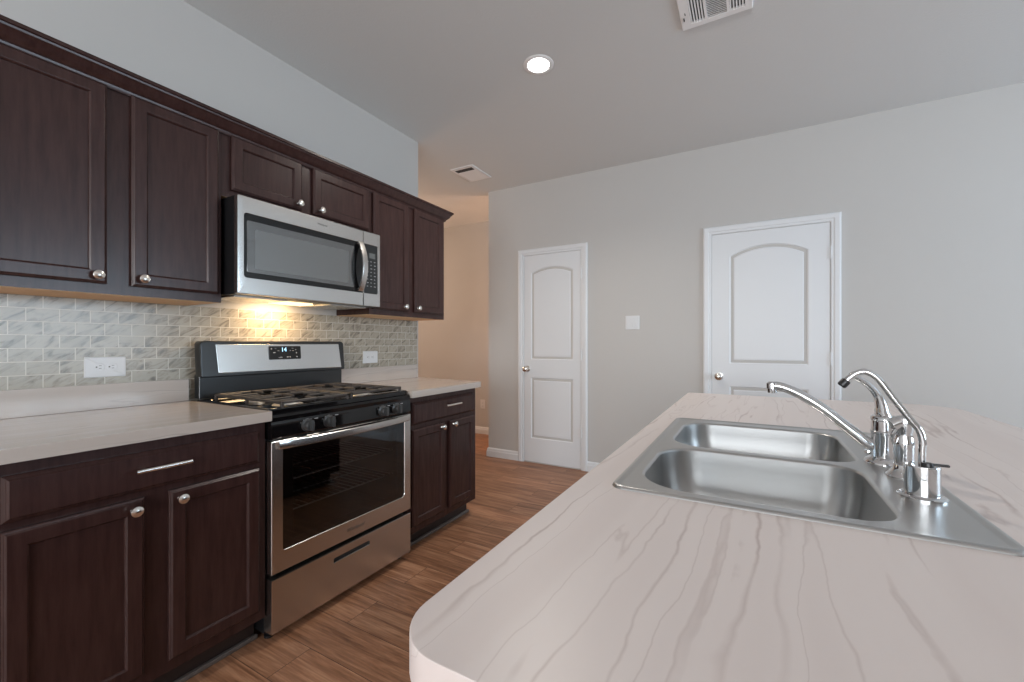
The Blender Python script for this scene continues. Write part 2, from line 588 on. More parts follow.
struct('floor', MB().box(XW, XR + .12, YB - .12, YH + .12, -0.06, 0), M['floor'], 'brown oak-look plank floor of the kitchen and hall', 'floor')
struct('ceiling', MB().box(XW, XR + .12, YB - .12, YH + .12, CE, CE + 0.08), M['ceil'], 'flat grey-white painted ceiling', 'ceiling')
struct('wall_left', MB().box(XL - .12, XL, YB, YL, 0, CE).box(XW, XL - .12, YL - .12, YL, 0, CE), M['wall'],
       'grey kitchen wall behind the cabinets and range', 'wall')
struct('wall_far', MB().box(XC, XR, YF, YF + .12, 0, CE), M['wall'], 'plain greige far wall with the two white doors', 'wall')
struct('wall_hall', MB().box(XW, XR + .12, YH, YH + .12, 0, CE).box(-1.3, -1.2, YF + .12, YH, 0, CE).box(XW - .1, XW, YL, YH, 0, CE), M['wall'],
       'warmly lit hall wall seen past the end of the kitchen wall', 'wall')
# right and back walls (behind and beside the camera), each with a wide window opening
mb = MB()
mb.plate([(YB, 0), (YF, 0), (YF, CE), (YB, CE)], [(0, 0), (0, .12)], [rr(.7, 3.3, .7, 2.2, 0)], lambda a, b, d: (XR + d, a, b),
         hprof=((0, 0), (0, .12)), cap_back=False)
struct('wall_right', mb, M['wall'], 'greige wall with a wide window opposite the range', 'wall', smooth=False)
mb = MB()
mb.plate([(XL, 0), (XR, 0), (XR, CE), (XL, CE)], [(0, 0), (0, .12)], [rr(-1.6, 2.0, .6, 2.3, 0)], lambda a, b, d: (a, YB - d, b),
         hprof=((0, 0), (0, .12)), cap_back=False)
struct('wall_back', mb, M['wall'], 'greige wall with a wide window behind the viewpoint', 'wall', smooth=False)


def window(name, a0, a1, b0, b1, to3, label, nm):
    t = thing(name, to3((a0 + a1) / 2, b0, 0.05), label, 'window', kind='structure')
    mb = MB(); w = (a1 - a0) / nm
    mb.plate(rr(a0, a1, b0, b1, 0), [(0, 0.02), (0, .09)],
             [rr(a0 + i * w + .04, a0 + (i + 1) * w - .04, b0 + .05, b1 - .05, 0) for i in range(nm)],
             to3, hprof=((0, 0.02), (0, .09)), cap_back=False)
    obj('window_frame', mb, M['white'], t, smooth=False)
    for i in range(nm):
        obj('pane', MB().plate(rr(a0 + i * w + .04, a0 + (i + 1) * w - .04, b0 + .05, b1 - .05, 0), [(0, .05)], [], to3), M['pane'], t)


window('window_1', .7, 3.3, .7, 2.2, lambda a, b, d: (XR + d, a, b), 'three-light white window in the right wall', 3)
window('window_2', -1.6, 2.0, .6, 2.3, lambda a, b, d: (a, YB - d, b), 'four-light white window in the back wall', 4)

# baseboards
BP = [(0, 0), (.016, 0), (.016, .055), (.011, .066), (.011, .076), (.005, .088), (0, .09)]


def flatXY(a, b, d):
    return (a, b, d)


CASW = 0.061
D1, D2 = (-1.9676, -1.3669), (-0.2686, 0.5018)
mb = MB()
mb.sweep([(D1[0] - CASW, YF), (XC, YF), (XC, YF + .12)][::-1], [(-o, z) for o, z in BP], flatXY)
mb.sweep([(D2[0] - CASW, YF), (D1[1] + CASW, YF)][::-1], [(-o, z) for o, z in BP], flatXY)
mb.sweep([(XR, YF), (D2[1] + CASW, YF)][::-1], [(-o, z) for o, z in BP], flatXY)
struct('baseboard_far', mb, M['white'], 'white baseboard along the far wall', 'baseboard', ang=20)
mb = MB(); mb.sweep([(XW, YH), (-1.3, YH)], [(-o, z) for o, z in BP], flatXY)
struct('baseboard_hall', mb, M['white'], 'white baseboard along the hall wall', 'baseboard', ang=20)

DT = 2.045


def door(name, x0, x1, label, pan, knob_x, knob_z, arch_z):
    t = thing(name, ((x0 + x1) / 2, YF, 0), label, 'door', kind='structure')
    # casing: mitred, stepped profile; path runs up the left side, across and down the right
    prof = [(0, 0), (0, -.010), (.006, -.013), (.018, -.013), (.024, -.017), (.050, -.019), (.058, -.016), (CASW, -.012), (CASW, 0)]
    mb = MB(); mb.sweep([(x0, 0), (x0, DT), (x1, DT), (x1, 0)], prof, faceYm(YF))
    obj('door_casing', mb, M['white'], t, ang=20)
    p0, p1 = pan
    holes = [arch(p0, p1, 1.018, arch_z[0], arch_z[1]), rr(p0, p1, .242, .84, 0)]
    mb = MB()
    mb.plate(rr(x0 + .003, x1 - .003, .012, DT - .003, 0), [(.001, 0), (0, .001), (0, .03)], holes, faceYm(YF - .006),
             hprof=((0, 0), (.006, .005), (.014, .0085), (.022, .0085), (.034, .003), (.038, .0025)), cap_holes=True)
    obj('door_leaf', mb, M['white'], t, ang=14)
    mb = MB().lathe((knob_x, YF - .006, knob_z), (0, -1, 0), [(.031, 0), (.032, .003), (.030, .007), (.013, .010), (.011, .03), (.014, .036),
                    (.024, .042), (.0275, .052), (.026, .062), (.017, .068), (.004, .070)], 24)
    k = obj('door_knob', mb, M['nickel'], t); k['label'] = 'round satin nickel door knob'
    for z in (1.825, 1.067, .342):
        mb = MB().cyl((x1 + .002, YF - .012, z - .045), (x1 + .002, YF - .012, z + .045), .0065, n=10)
        mb.box(x1 - .016, x1, YF - .0085, YF - .0055, z - .044, z + .044)
        obj('hinge', mb, M['white'], t)
    # dark gap under the leaf
    return t


door('door_1', D1[0], D1[1], 'narrow white two-panel arched door at the left of the far wall', (-1.885, -1.445), -1.925, .925, (1.872, 1.922))
door('door_2', D2[0], D2[1], 'wider white two-panel arched door behind the island sink', (-.140, .372), -.215, .915, (1.862, 1.935))

# ------------------------------------------------------------------ tile backsplash
tag(obj('tile_backsplash', MB().box(XL + .0005, XL + .0085, .25, 2.540, .90, 1.3505), M['tile'], keep=True),
    'grey marble brick-pattern tile backsplash between upper cabinets and counter', 'backsplash')

# ------------------------------------------------------------------ cabinets
UF, BF = -1.990, -1.655            # face-frame planes of upper and base cabinets
DOORP = [(.0095, 0), (.0085, .0004), (.0045, .0042), (.003, .0046), (.0005, .007), (0, .009), (0, .019)]
INNERP = ((0, 0), (.001, .0003), (.0055, .0045), (.0062, .0060), (.0068, .0088), (.0085, .0092))


def cab_door(parent, x, y0, y1, z0, z1, knob, fw=.0425):
    mb = MB()
    mb.plate(rr(y0, y1, z0, z1, 0), DOORP, [rr(y0 + fw, y1 - fw, z0 + fw, z1 - fw, 0)], faceX(x),
             hprof=INNERP, cap_holes=True)
    d = obj('door', mb, M['esp'], parent, ang=20)
    ky, kz = knob
    mb = MB().lathe((x, ky, kz), (1, 0, 0), [(.0095, 0), (.0085, .004), (.006, .010), (.007, .014), (.0145, .017), (.0165, .021),
                    (.0155, .025), (.010, .0285), (.002, .030)], 20)
    obj('knob', mb, M['nickel'], d)
    return d


def drawer_front(parent, x, y0, y1, z0, z1, yc, zc, L=.145):
    mb = MB()
    mb.plate(rr(y0, y1, z0, z1, 0), [(.0135, 0), (.0125, .0005), (.0085, .0045), (.007, .005), (.0008, .0098), (0, .0115), (0, .019)], [], faceX(x))
    d = obj('drawer', mb, M['esp'], parent, ang=20)
    mb = MB().cyl((x + .031, yc - L / 2, zc), (x + .031, yc + L / 2, zc), .0066, n=14)
    for s in (-1, 1):
        mb.cyl((x, yc + s * L * .31, zc), (x + .031, yc + s * L * .31, zc), .0042, n=10)
    obj('pull', mb, M['nickel'], d)
    return d


def upper(label, y0, y1, z0, z1, doors):
    t = thing('upper_cabinet', (XL + .01, (y0 + y1) / 2, z0), label, 'cabinet', 'dark upper cabinets along the kitchen wall')
    obj('body', MB().box(XL + .0005, UF, y0, y1, z0 + .004, z1).box(UF - .004, UF, y0, y1, z0, z0 + .0039)
        .box(XL + .0005, UF - .004, y0, y0 + .005, z0, z0 + .0039).box(XL + .0005, UF - .004, y1 - .005, y1, z0, z0 + .0039), M['esp'], t, smooth=False)
    obj('underside', MB().box(XL + .0005, UF - .004, y0 + .005, y1 - .005, z0 - .001, z0 + .0039), M['maple'], t)['label'] = 'pale maple cabinet underside'
    for d in doors:
        cab_door(t, UF + .020, *d)
    return t


upper('tall dark upper cabinet at the left above the outlet and long counter', .27, .985, 1.352, 2.115,
      [(.300, .609, 1.386, 2.088, (.579, 1.413)), (.676, .970, 1.386, 2.088, (.706, 1.415))])
upper('short dark upper cabinet directly above the microwave', .9855, 1.800, 1.815, 2.115,
      [(1.021, 1.356, 1.848, 2.088, (1.332, 1.876)), (1.418, 1.790, 1.848, 2.088, (1.456, 1.875))])
upper('tall dark upper cabinet at the right end past the microwave', 1.8005, 2.513, 1.352, 2.115,
      [(1.821, 2.125, 1.386, 2.092, (2.080, 1.416)), (2.179, 2.487, 1.386, 2.092, (2.206, 1.416))])
# crown moulding: along the fronts and round the right end
prof = [(0, 2.082), (.007, 2.082), (.010, 2.088), (.012, 2.096), (.018, 2.099), (.022, 2.103), (.030, 2.112), (.036, 2.124), (.044, 2.132),
        (.046, 2.138), (.052, 2.140), (.052, 2.152), (0, 2.152)]
mb = MB(); mb.sweep([(XL + .0005, 2.5135), (UF + .0005, 2.5135), (UF + .0005, .27)], prof, flatXY)
tag(obj('crown_molding', mb, M['esp'], ang=25), 'dark crown molding running along the top of all upper cabinets', 'molding')


def base(label, y0, y1, doors, drw, floor_end):
    t = thing('base_cabinet', (XL + .01, (y0 + y1) / 2, 0), label, 'cabinet', 'dark base cabinets either side of the range')
    obj('body', MB().box(XL + .009, BF, y0, y1, .105, .8745, .001, 1), M['esp'], t)
    obj('toe_kick', MB().box(XL + .02, -1.728, y0 + .002, y1 - .002, 0, .105), M['toe'], t)
    obj('shoe_molding', MB().box(-1.728, -1.710, y0 + .002, y1 + .006, 0, .019, .006, 3), M['shoe'], t)
    for d in doors:
        cab_door(t, BF + .020, *d)
    drawer_front(t, BF + .020, *drw)
    return t


base('wide dark base cabinet left of the range with one long drawer', .26, .978,
     [(.303, .594, .147, .699, (.566, .668)), (.657, .950, .147, .699, (.687, .669))], (.303, .950, .719, .840, .634, .789), .27)
base('narrow dark base cabinet right of the range at the end of the run', 1.768, 2.436,
     [(1.792, 2.085, .147, .692, (2.046, .668)), (2.130, 2.400, .147, .692, (2.163, .669))], (1.792, 2.403, .717, .843, 2.131, .797, .150), 2.42)

# ------------------------------------------------------------------ counters
CF = -1.6128
CT = .914


def counter(label, outline, y0, yb1):
    t = thing('countertop', ((XL + CF) / 2, (y0 + yb1) / 2, .876), label, 'countertop', 'laminate counters either side of the range')
    mb = MB()
    mb.plate(outline, [(.0014, 0), (.0004, .0004), (0, .0014), (0, .037), (.001, .038)], [], faceZ(CT))
    obj('worktop', mb, M['lamside'], t)
    mb = MB().box(XL + .009, XL + .028, y0, yb1, CT, 1.0135, .002, 2)
    obj('backsplash_strip', mb, M['lamside'], t)
    return t


counter('pale marble-look laminate counter left of the range under the wide outlet', [(XL + .009, .25), (CF, .25), (CF, .980), (XL + .009, .980)], .25, .980)
counter('short pale laminate counter right of the range, open at its far end', [(XL + .009, 1.764), (CF, 1.764), (CF, 2.440), (CF - .006, 2.446), (XL + .009, 2.522)], 1.764, 2.518)

# ------------------------------------------------------------------ gas range
RY0, RY1, RX = .984, 1.755, -1.6297
t = thing('gas_range', (-1.93, (RY0 + RY1) / 2, 0), 'stainless steel and black gas range between the two base cabinets', 'range')
obj('body', MB().box(XL + .03, -1.672, RY0, RY1, .03, .10).box(XL + .03, -1.672, RY0, RY0 + .02, .10, .898).box(XL + .03, -1.672, RY1 - .02, RY1, .10, .898)
    .box(XL + .03, -2.14, RY0 + .02, RY1 - .02, .10, .898), M['black'], t, smooth=False)
# cooktop pan with a raised rim
mb = MB()
mb.plate(rr(-2.20, -1.640, RY0 - .001, RY1 + .001, .012, 4), [(.006, 0), (.001, .003), (0, .007), (0, .022)],
         [rr(-2.17, -1.672, RY0 + .02, RY1 - .02, .03, 5)], faceZ(.920), hprof=((0, 0), (.006, .003), (.014, .014), (.02, .0155)), cap_holes=True)
ct = obj('cooktop', mb, M['enamel'], t)
# burners
for i, (bx, by, br) in enumerate(((-1.80, 1.165, .046), (-1.80, 1.575, .040), (-2.04, 1.165, .034), (-2.04, 1.575, .040))):
    z0 = .9045
    b = obj('burner', MB().lathe((bx, by, z0), (0, 0, 1), [(br + .018, 0), (br + .016, .003), (br + .004, .006), (br, .014), (br - .004, .017), (.01, .017)], 28), M['alu'], t)
    obj('burner_cap', MB().lathe((bx, by, z0 + .017), (0, 0, 1), [(br - .002, 0), (br - .001, .004), (br - .006, .0075), (.006, .0085)], 28), M['black'], b)
# grates
for (g0, g1) in ((1.034, 1.366), (1.376, 1.708)):
    mb = MB(); zt, zb = .944, .932; w = .006
    x0, x1 = -2.150, -1.640
    mb.box(x0, x0 + .013, g0, g1, zb, zt, .003, 1).box(x1 - .013, x1, g0, g1, zb, zt, .003, 1)
    mb.box(x0, x1, g0, g0 + .013, zb, zt, .003, 1).box(x0, x1, g1 - .013, g1, zb, zt, .003, 1)
    xm = (x0 + x1) / 2; gm = (g0 + g1) / 2
    mb.box(xm - w, xm + w, g0, g1, zb, zt, .003, 1)
    mb.box(x0, xm - .155, gm - w, gm + w, zb, zt, .003, 1); mb.box(xm - .085, xm + .085, gm - w, gm + w, zb, zt, .003, 1); mb.box(x1 - .085, x1, gm - w, gm + w, zb, zt, .003, 1)
    for cx in (x0 + .128, x1 - .128):
        mb.box(cx - w, cx + w, g0, gm - .04, zb, zt, .003, 1).box(cx - w, cx + w, gm + .04, g1, zb, zt, .003, 1)
        for sy in (-1, 1):
            for sx in (-1, 1):
                mb.box(cx + sx * .075 - .005, cx + sx * .075 + .005, min(gm + sy * .07, gm + sy * .165), max(gm + sy * .07, gm + sy * .165), zb + .001, zt, .003, 1)
    for lx in (x0 + .007, xm, x1 - .007):
        for ly in (g0 + .007, g1 - .007):
            mb.cyl((lx, ly, .9075), (lx, ly, zb + .003), .006, .008, 8)
    obj('grate', mb, M['iron'], t)
# control panel: slightly rounded black fascia under the cooktop rim
mb = MB()
pf = [(-1.672, .898), (-1.640, .898), (-1.630, .894), (-1.6245, .884), (-1.6265, .868), (-1.6225, .858), (-1.6195, .806), (-1.624, .799), (-1.672, .799)]
mb.rings([[(x, y, z) for x, z in pf] for y in (RY0 - .001, RY1 + .001)])
obj('control_panel', mb, M['enamel'], t, ang=25)
for ky in (1.135, 1.238, 1.553, 1.646):
    kx = -1.620
    kb = obj('knob', MB().lathe((kx, ky, .835), (1, 0, -.05), [(.027, -.002), (.027, .003), (.021, .006), (.0205, .022), (.018, .026), (.003, .027)], 24), M['knobdark'], t)
    obj('knob_grip', MB().box(kx + .020, kx + .040, ky - .0065, ky + .0065, .813, .857, .003, 2), M['knobdark'], kb)
    mb = MB()
    for a in (-60, -30, 0, 30, 60):
        mb.box(kx - .0005, kx + .0012, ky + .034 * math.sin(math.radians(a)) - .001, ky + .034 * math.sin(math.radians(a)) + .001,
               .835 + .026 * math.cos(math.radians(a)) - .001, .835 + .026 * math.cos(math.radians(a)) + .001)
    mb.box(kx - .0005, kx + .0012, ky + .034, ky + .05, .855, .858)
    obj('knob_legend', mb, M['mark'], kb)
# oven door
DX = -1.620
mb = MB()
mb.plate(rr(RY0 - .002, RY1 + .002, .272, .792, .003, 2), [(.002, 0), (0, .002), (0, .036)], [rr(1.028, 1.712, .352, .7915 - .004, (.012, .022, .001, .001), 6)],
         faceX(DX), hprof=((0, 0), (.002, .003), (.002, .030)), cap_back=False)
od = obj('oven_door', mb, M['steel'], t)
obj('window_glass', MB().plate(rr(1.029, 1.711, .353, .786, .01, 3), [(0, .003)], [], faceX(DX)), M['ovenglass'], od)
# black printed border around the see-through field, behind the glass
mb = MB(); mb.plate(rr(1.029, 1.711, .353, .786, .01, 3), [(0, .006)], [rr(1.075, 1.668, .385, .725, .012, 5)], faceX(DX), hprof=((0, .006),))
obj('window_border', mb, M['black'], od)
# handle: bowed steel bar
mb = MB(); rg = []
for i in range(25):
    s_ = i / 24; y = 1.006 + (1.736 - 1.006) * s_; bow = .010 + .036 * math.sin(math.pi * s_) ** .8
    x = DX + bow
    rg.append([(x - .010, y, .762), (x + .001, y, .760), (x + .004, y, .763), (x + .005, y, .776), (x + .004, y, .789), (x + .001, y, .792), (x - .010, y, .790)])
mb.rings(rg)
for y in (1.010, 1.712):
    mb.box(DX - .001, DX + .013, y - .001, y + .024, .762, .790, .002, 1)
obj('door_handle', mb, M['steel'], od, ang=40)
obj('emblem', text_mb('Whirlpool', faceX(DX), .024, 1.385, .312, .001, .25), M['emblem'], od, smooth=False)
# oven interior and racks seen through the glass
mb = MB().box(-2.14, -2.135, RY0 + .02, RY1 - .02, .10, .84).box(-2.135, -1.672, RY0 + .02, RY0 + .05, .10, .84).box(-2.135, -1.672, RY1 - .05, RY1 - .02, .10, .84)
mb.box(-2.135, -1.672, RY0 + .05, RY1 - .05, .30, .32).box(-2.135, -1.672, RY0 + .05, RY1 - .05, .80, .84)
obj('oven_cavity', mb, M['cavity'], t, smooth=False)
for z in (.47, .60):
    mb = MB()
    mb.cyl((-1.70, RY0 + .055, z), (-1.70, RY1 - .055, z), .0035, n=8).cyl((-2.10, RY0 + .055, z), (-2.10, RY1 - .055, z), .0035, n=8)
    mb.cyl((-1.90, RY0 + .055, z), (-1.90, RY1 - .055, z), .003, n=8)
    for k in range(19):
        y = RY0 + .07 + k * (RY1 - RY0 - .14) / 18
        mb.cyl((-2.10, y, z + .003), (-1.70, y, z + .003), .002, n=6)
    obj('oven_rack', mb, M['rack'], t)
# bottom drawer with a recessed finger slot
mb = MB()
mb.plate(rr(RY0 - .002, RY1 + .002, .040, .252, .004, 2), [(.004, 0), (.001, .001), (0, .004), (0, .05)], [rr(1.262, 1.474, .188, .218, .010, 5)],
         faceX(DX), hprof=((0, 0), (.0025, .001), (.004, .010)))
dw = obj('drawer', mb, M['steel'], t)
obj('grip_shade_plate', MB().box(DX - .030, DX - .0095, 1.255, 1.481, .182, .224), M['black'], dw)  # black plate behind the slot, its shade put into the colour
obj('drawer_grip', MB().box(DX - .009, DX + .0035, 1.270, 1.466, .1885, .199, .003, 2), M['steel'], dw)
for y in (RY0 + .03, RY1 - .03):
    obj('leveling_foot', MB().lathe((-1.69, y, 0), (0, 0, 1), [(.019, 0), (.019, .008), (.010, .012), (.009, .032)], 16), M['black'], t)
# backguard
obj('backguard', MB().box(XL + .030, -2.206, 1.000, 1.780, .9205, 1.03, .002, 1), M['console'], t)
zt0, zt1 = 1.018, 1.188


def tilt(x_bot, x_top):
    return lambda a, b, d: (x_bot + (x_top - x_bot) * (b - zt0) / (zt1 - zt0) - d, a, b)


mb = MB()
tf = tilt(-2.186, -2.200)
mb.plate(rr(.999, 1.788, zt0, zt1, (.010, .010, .020, .020), 5), [(.006, 0), (.002, .002), (0, .006), (0, .050), (.006, .060)], [], tf)
cs = obj('console', mb, M['console'], t)
mb = MB(); mb.plate([(1.072, 1.036), (1.762, 1.032), (1.750, 1.172), (1.064, 1.172)], [(.002, -.0012), (0, 0), (0, .001)], [], tf)
obj('steel_panel', mb, M['steel'], cs)
mb = MB(); mb.plate(rr(1.314, 1.496, 1.091, 1.162, .006, 4), [(.001, -.0035), (0, -.0025), (0, 0)], [], tf)
dp = obj('display', mb, M['enamel'], cs)
obj('digits', text_mb('14', lambda a, b, d: tf(a, b, d - .0040), .032, 1.397, 1.142, .001), M['digit'], dp, smooth=False)
mb = MB()
for (a, b, w, h) in ((1.315, 1.128, .012, .005), (1.300, 1.148, .006, .005), (1.338, 1.137, .010, .003), (1.352, 1.102, .012, .006), (1.340, 1.101, .006, .004), (1.388, 1.103, .010, .006),
                     (1.402, 1.103, .007, .005), (1.404, 1.137, .006, .004), (1.420, 1.137, .006, .004), (1.436, 1.142, .005, .004), (1.440, 1.125, .006, .007), (1.442, 1.104, .008, .006),
                     (1.322, 1.150, .008, .002), (1.418, 1.150, .010, .002)):
    a += .029
    for k in range(3):
        q = w / 3
        P = [tf(a - w / 2 + k * q, b - h / 2, -.0042), tf(a - w / 2 + k * q + q * .75, b - h / 2, -.0042), tf(a - w / 2 + k * q + q * .75, b + h / 2, -.0042), tf(a - w / 2 + k * q, b + h / 2, -.0042)]
        mb.bm.faces.new([mb.bm.verts.new(p) for p in P])
obj('key_legends', mb, M['mark'], dp, smooth=False)

# ------------------------------------------------------------------ microwave
MY0, MY1, MX = .994, 1.7985, -1.880
t = thing('microwave', ((XL + MX) / 2, 1.39, 1.385), 'stainless over-the-range microwave with a curved handle under the short cabinet', 'microwave')
mb = MB()
pf = [(XL + .010, 1.398), (-1.930, 1.386), (-1.9045, 1.388), (-1.9045, 1.806), (XL + .010, 1.806)]
mb.rings([[(x, y, z) for x, z in pf] for y in (MY0 + .003, MY1 - .022)])
obj('body', mb, M['black'], t)
MY1 -= .014
SEAM = 1.662
mb = MB()
mb.plate(rr(MY0, SEAM - .0008, 1.388, 1.806, (.006, .001, .001, .006), 3), [(.004, 0), (.001, .0012), (0, .004), (0, .024)],
         [rr(1.020, SEAM - .002, 1.458, 1.737, (.014, .002, .002, .014), 5)], faceX(MX), hprof=((0, 0), (.002, .002), (.002, .006)), cap_back=True)
md = obj('door', mb, M['steel'], t)
obj('door_glass', MB().plate(rr(1.021, SEAM - .001, 1.459, 1.736, (.014, .002, .002, .014), 4), [(.001, .0005), (0, .002), (0, .006)], [], faceX(MX)), M['enamel'], md)
obj('window', MB().plate(rr(1.033, 1.600, 1.482, 1.706, .006, 4), [(.001, -.0008), (0, .0005)], [], faceX(MX), cap_back=False), M['mwglass'], md)
obj('window_screen', MB().plate(rr(1.066, 1.560, 1.500, 1.672, .004, 4), [(.0005, -.0016), (0, -.0006)], [], faceX(MX), cap_back=False), M['mwmesh'], md)
mb = MB(); rg = []
for i in range(21):
    s_ = i / 20; z = 1.464 + (1.738 - 1.464) * s_; bow = .008 + .040 * math.sin(math.pi * s_) ** .8; x = MX + bow
    rg.append([(x - .006, 1.618, z), (x - .004, 1.6155, z), (x + .004, 1.6155, z), (x + .006, 1.618, z), (x + .006, 1.646, z), (x + .004, 1.6485, z), (x - .004, 1.6485, z), (x - .006, 1.646, z)])
mb.rings(rg)
for z in (1.464, 1.722):
    mb.box(MX - .001, MX + .010, 1.6165, 1.6475, z, z + .016, .001, 1)
obj('handle', mb, M['steel'], md, ang=40)
obj('emblem', text_mb('Whirlpool', faceX(MX), .0135, 1.400, 1.774, .001, .2), M['emblem'], md, smooth=False)
mb = MB()
mb.plate(rr(SEAM + .0008, MY1, 1.388, 1.806, (.001, .006, .006, .001), 3), [(.003, 0), (.001, .0012), (0, .004), (0, .024)],
         [rr(SEAM + .002, MY1 - .018, 1.458, 1.737, (.002, .010, .010, .002), 4)], faceX(MX), hprof=((0, 0), (.002, .002), (.002, .006)), cap_back=True)
mc = obj('control_column', mb, M['steel'], t)
cp = obj('keypad', MB().plate(rr(SEAM + .003, MY1 - .019, 1.459, 1.736, (.002, .010, .010, .002), 4), [(.001, .0005), (0, .002), (0, .006)], [], faceX(MX)), M['console'], mc)
obj('display', MB().plate(rr(1.702, 1.746, 1.658, 1.690, .003, 3), [(.001, -.0008), (0, .0008)], [], faceX(MX), cap_back=False), M['lcd'], cp)
mb = MB()
for r_ in range(8):
    for c_ in range(3):
        y = 1.686 + c_ * .026; z = 1.638 - r_ * .020
        mb.box(MX - .001, MX + .0005, y, y + (.008 if (r_ + c_) % 3 else .012), z, z + .004)
obj('key_legends', mb, M['mark'], cp, smooth=False)
# underside: vent grille and lamp lens
obj('grease_filter', MB().box(-2.20, -1.95, 1.02, 1.26, 1.380, 1.3905, .001, 1), M['steel'], t)
obj('grease_filter', MB().box(-2.20, -1.95, 1.50, 1.74, 1.380, 1.3905, .001, 1), M['steel'], t)
hl = obj('lamp_lens', MB().box(-2.16, -2.05, 1.29, 1.47, 1.381, 1.3905, .002, 2), M['hoodlens'], t)
hl['label'] = 'glowing amber lamp lens'
area('hood_lamp_light', (-2.14, 1.36, 1.374), (0, math.radians(22), 0), .07, .16, 2.4, (1.0, 0.68, 0.36))

# ------------------------------------------------------------------ outlets and switch


def receptacle(parent, to3, a, b, horiz):
    w, h = (.026, .034) if horiz else (.034, .026)
    rc = obj('receptacle', MB().plate(rr(a - .0165, a + .0165, b - .0145, b + .0145, .012, 5), [(.001, -.0065), (0, -.0055), (0, 0)], [], to3), M['plastic'], parent)
    mb = MB()
    def slot(a0, a1, b0, b1):
        q = [to3(a0, b0, -.0068), to3(a1, b0, -.0068), to3(a1, b1, -.0068), to3(a0, b1, -.0068)]
        mb.bm.faces.new([mb.bm.verts.new(p) for p in q])
    if horiz:
        slot(a - .002, a + .006, b + .0045, b + .0062); slot(a - .002, a + .006, b - .0062, b - .0045); slot(a - .0115, a - .0065, b - .0025, b + .0025)
    else:
        slot(a + .0045, a + .0062, b - .002, b + .006); slot(a - .0062, a - .0045, b - .002, b + .006); slot(a - .0025, a + .0025, b - .0115, b - .0065)
    obj('slots', mb, M['slot'], rc, smooth=False)


def outlet(label, to3, ca, cb, hw, hh, horiz):
    t = thing('outlet', to3(ca, cb, 0), label, 'outlet', 'white wall outlets')
    obj('plate', MB().plate(rr(ca - hw, ca + hw, cb - hh, cb + hh, .003, 3), [(.004, -.0055), (.001, -.004), (0, -.001), (0, 0)], [], to3), M['plastic'], t)
    for s in (-1, 1):
        receptacle(t, to3, ca + (s * .0195 if horiz else 0), cb + (0 if horiz else s * .0195), horiz)
    mb = MB().lathe(to3(ca, cb, -.0054), Vector(to3(0, 0, -1)) - Vector(to3(0, 0, 0)), [(.003, 0), (.0026, .0008)], 10)
    obj('screw', mb, M['plastic'], t)


TX = XL + .0088
outlet('wide white outlet on the tile above the left counter', faceX(TX), .6945, 1.082, .064, .041, True)
outlet('small white outlet on the tile above the right counter', faceX(TX), 2.066, 1.083, .064, .041, True)
outlet('white outlet low on the orange-lit hall wall', faceYm(YH), -3.035, .385, .035, .058, False)
t = thing('light_switch', (-.8975, YF, 1.297), 'white double rocker switch plate between the two doors', 'light switch')
tf2 = faceYm(YF)
obj('plate', MB().plate(rr(-.9575, -.8365, 1.297, 1.418, .004, 3), [(.004, -.0055), (.001, -.004), (0, -.001), (0, 0)],
    [rr(-.9375, -.9035, 1.325, 1.391, .002, 2), rr(-.8895, -.8555, 1.325, 1.391, .002, 2)], tf2, hprof=((0, -.0055), (.0005, -.003)), cap_holes=True), M['plastic'], t)
for c in (-.9205, -.8725):
    mb = MB().rings([[(c - .0155, YF - .004, z), (c + .0155, YF - .004, z), (c + .0155, YF - y_, z), (c - .0155, YF - y_, z)] for z, y_ in ((1.327, .0105), (1.358, .0062), (1.389, .0070))])
    obj('rocker', mb, M['plastic'], t, smooth=False)

# ------------------------------------------------------------------ ceiling fixtures
t = thing('recessed_light', (-1.047, 2.177, CE), 'lit round recessed ceiling light in a white trim ring', 'ceiling light')
c_ = (-1.047, 2.177, CE)
obj('trim_ring', MB().lathe(c_, (0, 0, -1), [(.086, 0), (.086, .002), (.080, .005), (.066, .006), (.060, .002), (.0585, 0)], 40), M['vent'], t)
obj('lens', MB().lathe((c_[0], c_[1], c_[2] - .0005), (0, 0, -1), [(.0595, 0), (.057, .003), (.03, .0045), (.002, .005)], 40), M['lens'], t)
d = bpy.data.lights.new('recessed_light_glow', 'SPOT'); d.energy = 58; d.color = (1.0, 0.93, 0.84); d.spot_size = math.radians(150); d.spot_blend = 0.7; d.shadow_soft_size = .05
o = bpy.data.objects.new('recessed_light_glow', d); o.location = (-1.047, 2.177, CE - .02); COL.objects.link(o)

# large supply register: frame, three louvre banks, damper lever
t = thing('ceiling_vent', (-.14, 2.05, CE), 'large white ceiling register with three louver banks at the top edge', 'vent', 'ceiling vents')
x0, x1, y0, y1 = -.296, .013, 1.92, 2.287
VB = ((-.252, -.190), (-.178, -.095), (-.083, -.020))
mb = MB(); mb.plate(rr(x0, x1, y0, y1, .004, 2), [(.004, -.012), (.001, -.009), (0, 0)], [rr(a, b, y0 + .035, y1 - .035, .001, 1) for a, b in VB], faceZm(CE), hprof=((0, -.012), (0, -.001)), cap_back=False)
fr = obj('frame', mb, M['vent'], t)
mb = MB()
for a, b in VB:
    mb.box(a, b, y0 + .035, y1 - .035, CE - .0012, CE - .0004)
obj('duct_opening', mb, M['void'], t)
mb = MB()
for a, b in (VB[0], VB[2]):
    n = 5; w = (b - a) / n
    for i in range(n):
        xa = a + i * w
        mb.rings([[(xa + .001, y, CE - .011), (xa + w * .55, y, CE - .0105), (xa + w * .60, y, CE - .004), (xa + .004, y, CE - .005)] for y in (y0 + .035, y1 - .035)])
a, b = VB[1]; n = 26; w = (y1 - y0 - .07) / n
